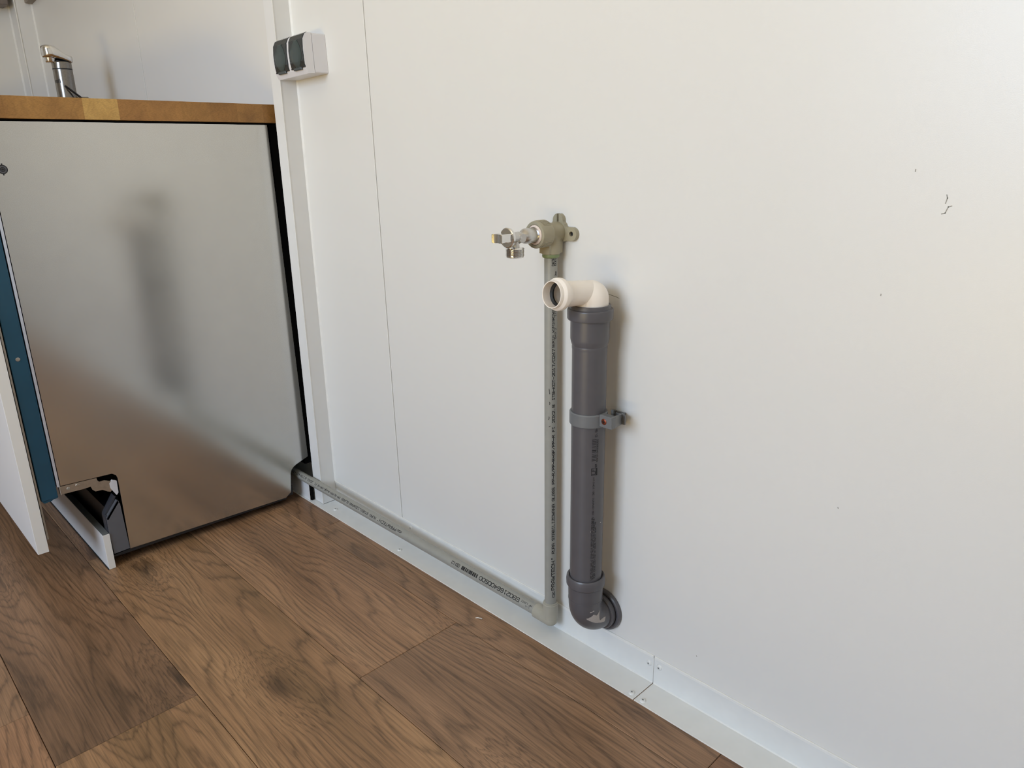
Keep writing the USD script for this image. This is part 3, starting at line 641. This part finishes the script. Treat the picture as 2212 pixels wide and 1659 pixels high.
# ------------------------------------------------------------------ grey drain pipe
XG, YG = -.1018, -.0500
dp = thing('drain_pipe', (XG, YG, .09), 'dark grey plastic drain pipe standing against the wall', 'pipe')
obj('pipe', lathe([(.0235, .150), (.0250, .150), (.0250, .5420), (.0254, .5440), (.0254, .5470), (.0251, .5480), (.0268, .5530), (.0277, .5580), (.0277, .5855), (.0250, .5860), (.0235, .5500)], (XG, YG, 0), n=64), 'grey_pvc', dp)
obj('socket_ring', lathe([(.0270, .5850), (.0315, .5855), (.0324, .5870), (.0326, .5985), (.0316, .6005), (.0290, .6012), (.0286, .6058), (.0276, .6065), (.0254, .6060), (.0254, .5850)], (XG, YG, 0), n=64), 'grey_pvc', dp)
arc = [(XG, YG, .165), (XG, YG, .150), (XG, YG, .136)] + [(XG, YG + .037 * (1 - math.cos(a)), .1290 - .037 * math.sin(a)) for a in np.linspace(0, PI / 2, 22)] + [(XG, -.006, .092), (XG, 0.0, .092)]
eb = obj('lower_elbow', sweep(arc, [.0272, .0272, .0268] + [.0263] * 24, 56), 'grey_pvc', dp, label='grey elbow turning into the wall')
obj('elbow_ring', lathe([(.0266, .1600), (.0285, .1602), (.0303, .1625), (.0306, .1700), (.0298, .1752), (.0282, .1775), (.0262, .1772), (.0254, .1745), (.0254, .1600)], (XG, YG, 0), n=64, closed=True), 'grey_pvc', dp)
obj('joint_gap', lathe([(.0250, .1690), (.0262, .1690), (.0262, .1712), (.0250, .1712)], (XG, YG, 0), n=48, closed=True), 'rubber', dp)
obj('elbow_collar', cat([lathe([(.0260, 0), (.0272, .0003), (.0272, .0022), (.0260, .0026)], (XG, YG, .1350), n=56), lathe([(.0260, 0), (.0292, .0006), (.0300, .0030), (.0300, .0080), (.0286, .0095), (.0260, .0095)], (XG, -.0075, .092), (0, -1, 0), 56)]), 'grey_pvc', dp)
obj('wall_rosette', lathe([(.0255, 0), (.0358, 0), (.0362, .0020), (.0356, .0058), (.0335, .0072), (.0300, .0066), (.0290, .0040), (.0255, .0040)], (XG, -.0008, .0915), (0, -1, 0), 64), 'grey_pvc', dp, label='round grey rosette against the wall')
# remains of a torn label on the elbow
def elbow_pt(a, th, r=.02645):
    c = np.array([XG, YG + .037 * (1 - math.cos(a)), .1290 - .037 * math.sin(a)]); e1 = np.array([1.0, 0, 0]); e2 = np.array([0, -math.cos(a), -math.sin(a)])
    return c + r * (math.cos(th) * e1 + math.sin(th) * e2)
lab = sg.Polygon([(.308, .881), (.439, .689), (.745, .331), (1.052, .112), (.994, -.198), (.826, -.073), (.700, .170), (.50, .06), (.219, -.15), (.32, .10), (.330, .215), (.279, .247), (.290, .300), (.213, .361), (.27, .55)]).union(sg.Polygon([(.09, .60), (.12, .58), (.09, .30), (.06, .31)]))
V, F, q = [], [], 64
for i in range(q):
    for j in range(q):
        a0, t0 = .03 + 1.15 * i / q, -.30 + 1.30 * j / q
        if lab.contains(sg.Point(a0 + .3 / q, t0 + .6 / q)):
            o = len(V); V += [elbow_pt(a0 + da * 1.15 / q, t0 + dt * 1.30 / q) for da, dt in ((0, 0), (1, 0), (1, 1), (0, 1))]; F += [(o, o + 1, o + 2), (o, o + 2, o + 3)]
sk = trimesh.Trimesh(V, F, process=False); sk.merge_vertices()
obj('label_remains', sk, 'sticker', dp, smooth=True, label='pale torn label remains on the elbow')
gphi = math.atan2(CAM[1] - YG, CAM[0] - XG) + math.radians(24)
def drain_surf(s, t, r=.02512): a = gphi - t / .025; return (XG + r * math.cos(a), YG + r * math.sin(a), s)
st = bars(.3792, .4135, .0062, .0012, 18, 5) + text_strokes('0.5m 7', .4163, .4380, .0032, -.0016) + text_strokes('5902194935050', .3772, .4128, .0024, -.0040) + text_strokes('K04', .3690, .3740, .0030, -.0020)
st += [[(.3565, t), (.3675, t)] for t in (-.0042, -.0037, -.0032, -.0027, -.0022)] + [[(.3565, .0048), (.3675, .0048), (.3675, -.0042), (.3565, -.0042), (.3565, .0048)]] + text_strokes('LF', .3575, .3668, .0048, .0014)
st += text_strokes('1.3211.06.OPWMA1.26.10MI1H', .2700, .3530, .0022, .0010) + text_strokes('LOEF PN-EN 1451-1:2018-02 B APPV/26-KOTUR-OSHI/12:51', .1810, .2880, .0022, .0022)
st += text_strokes('RURA/TERMOPLAST B-S1 TO WMODYR (UNI) PNEUMATYK', .1820, .2860, .0022, -.0008) + text_strokes('PURA KANALIZACYJNA DO KANALIZACJI WEWN. PP', .1830, .2800, .0022, -.0036)
obj('print', ribbon(st, drain_surf, .00055, .0015), 'print_ink', dp, smooth=False, kind='stuff', label='small black print and barcode on the grey pipe')
obj('specks', cat([trimesh.creation.icosphere(1, .0006).apply_translation(drain_surf(.2755, -.0138)), trimesh.creation.icosphere(1, .0005).apply_translation(drain_surf(.2640, .0042))]), 'shaving', dp)

# white reducing elbow plugged into the drain pipe
de = thing('drain_elbow', (XG, YG, .60), 'cream-white open drain elbow plugged into the top of the grey pipe', 'pipe elbow')
ang = math.radians(4); hdv = np.array([-math.sin(ang), -math.cos(ang), .095]); hdv /= np.linalg.norm(hdv)
ZW = .6222
sp_ = trimesh.creation.icosphere(5, .0253); sp_.apply_translation([XG, YG, .6142])
hz = lathe([(r_ * .9, h_) for r_, h_ in [(0, 0), (.0190, 0), (.0194, .0200), (.0196, .0240), (.0192, .0290), (.0196, .0440), (.0200, .0520), (.0212, .0545), (.0240, .0585), (.0245, .0605), (.0245, .0655), (.0238, .0668), (.0208, .0700), (.0206, .0740), (.0202, .0752), (.0192, .0752), (.0187, .0745), (.0184, .0600), (.0184, .0400), (.0150, .0380), (0, .0380)]], (XG, YG, ZW), hdv, 64)
shell = man(cyl((XG, YG, .5990), (XG, YG, .6142), .0253, 64)) + man(sp_) + man(hz)
shell = shell - man(cyl(np.array([XG, YG, ZW]) + hdv * .020, np.array([XG, YG, ZW]) + hdv * .060, .0138, 40))
obj('elbow_body', shell, 'white_pvc', de, smooth=35)
obj('seal_ring', lathe([(.0167, 0), (.0142, .0012), (.0137, .0042), (.0167, .0066)], np.array([XG, YG, ZW]) + hdv * .0560, hdv, 56), 'rubber', de, label='black rubber ring in the mouth')
obj('bore', lathe([(0, 0), (.0139, 0), (.0139, .0200), (.0137, .0200), (.0137, .0006), (0, .0006)], np.array([XG, YG, ZW]) + hdv * .0195, hdv, 40), 'bore_grey', de, label='grey inside of the elbow')

# pipe clip
pc = thing('pipe_clip', (XG, YG, .43), 'grey plastic pipe clip with a copper-coloured screw, holding the drain pipe to the wall', 'pipe clip')
obj('ring', lathe([(.0251, .4300), (.0268, .4300), (.0279, .4316), (.0279, .4484), (.0268, .4500), (.0251, .4500)], (XG, YG, 0), n=56, closed=True), 'clip_pvc', pc)
def plate4(xf, xw, t, yf=-.0510): return trimesh.convex.convex_hull(np.array([(xf - t, yf, .4335), (xf, yf, .4335), (xf - t, yf, .4510), (xf, yf, .4510), (xw - t, -.0004, .4250), (xw, -.0004, .4250), (xw - t, -.0004, .4400), (xw, -.0004, .4400)]))
obj('bracket', cat([plate4(-.0535, -.0715, .0026), plate4(-.0735, -.0915, .0024, -.0300), box(-.0940, -.0740, -.0042, -.0004, .4251, .4398, .0004), trimesh.convex.convex_hull(np.array([(x + d, y, z) for x, y in ((-.0765, -.0190), (-.0595, -.0190), (-.0765, -.0165), (-.0595, -.0165)) for z, d in ((.4285, 0), (.4435, 0))]))]), 'clip_pvc', pc, smooth=False)
obj('clamp_block', box(-.0750, -.0532, -.0585, -.0480, .4332, .4515, .0008), 'clip_pvc', pc, smooth=False)
sw = obj('screw', lathe([(0, .0010), (.0032, .0010), (.0042, .0005), (.0046, 0)], (-.0665, -.0585, .4424), (0, -1, 0), 24), 'copper_screw', pc, label='copper-coloured cross-head screw')
obj('cross_recess', cat([box(-.0693, -.0637, -.0598, -.0594, .4418, .4430), box(-.0671, -.0659, -.0598, -.0594, .4396, .4452)]), 'rubber', sw, smooth=False)

# shavings left on the floor
def curl(name, c, pts, r, label):
    tag(obj(name, sweep([np.array(c) + np.array(p) for p in pts], r, 8), 'shaving'), label, 'shaving')
curl('plastic_shaving', (-.325, -.0815, .0012), [(-.005, -.003, 0), (-.002, .0, .0006), (.001, .0005, .0010), (.004, .0030, .0004), (.0055, .0035, 0)], .0009, 'tiny pale curl of shaving on the floor against the angle strip')
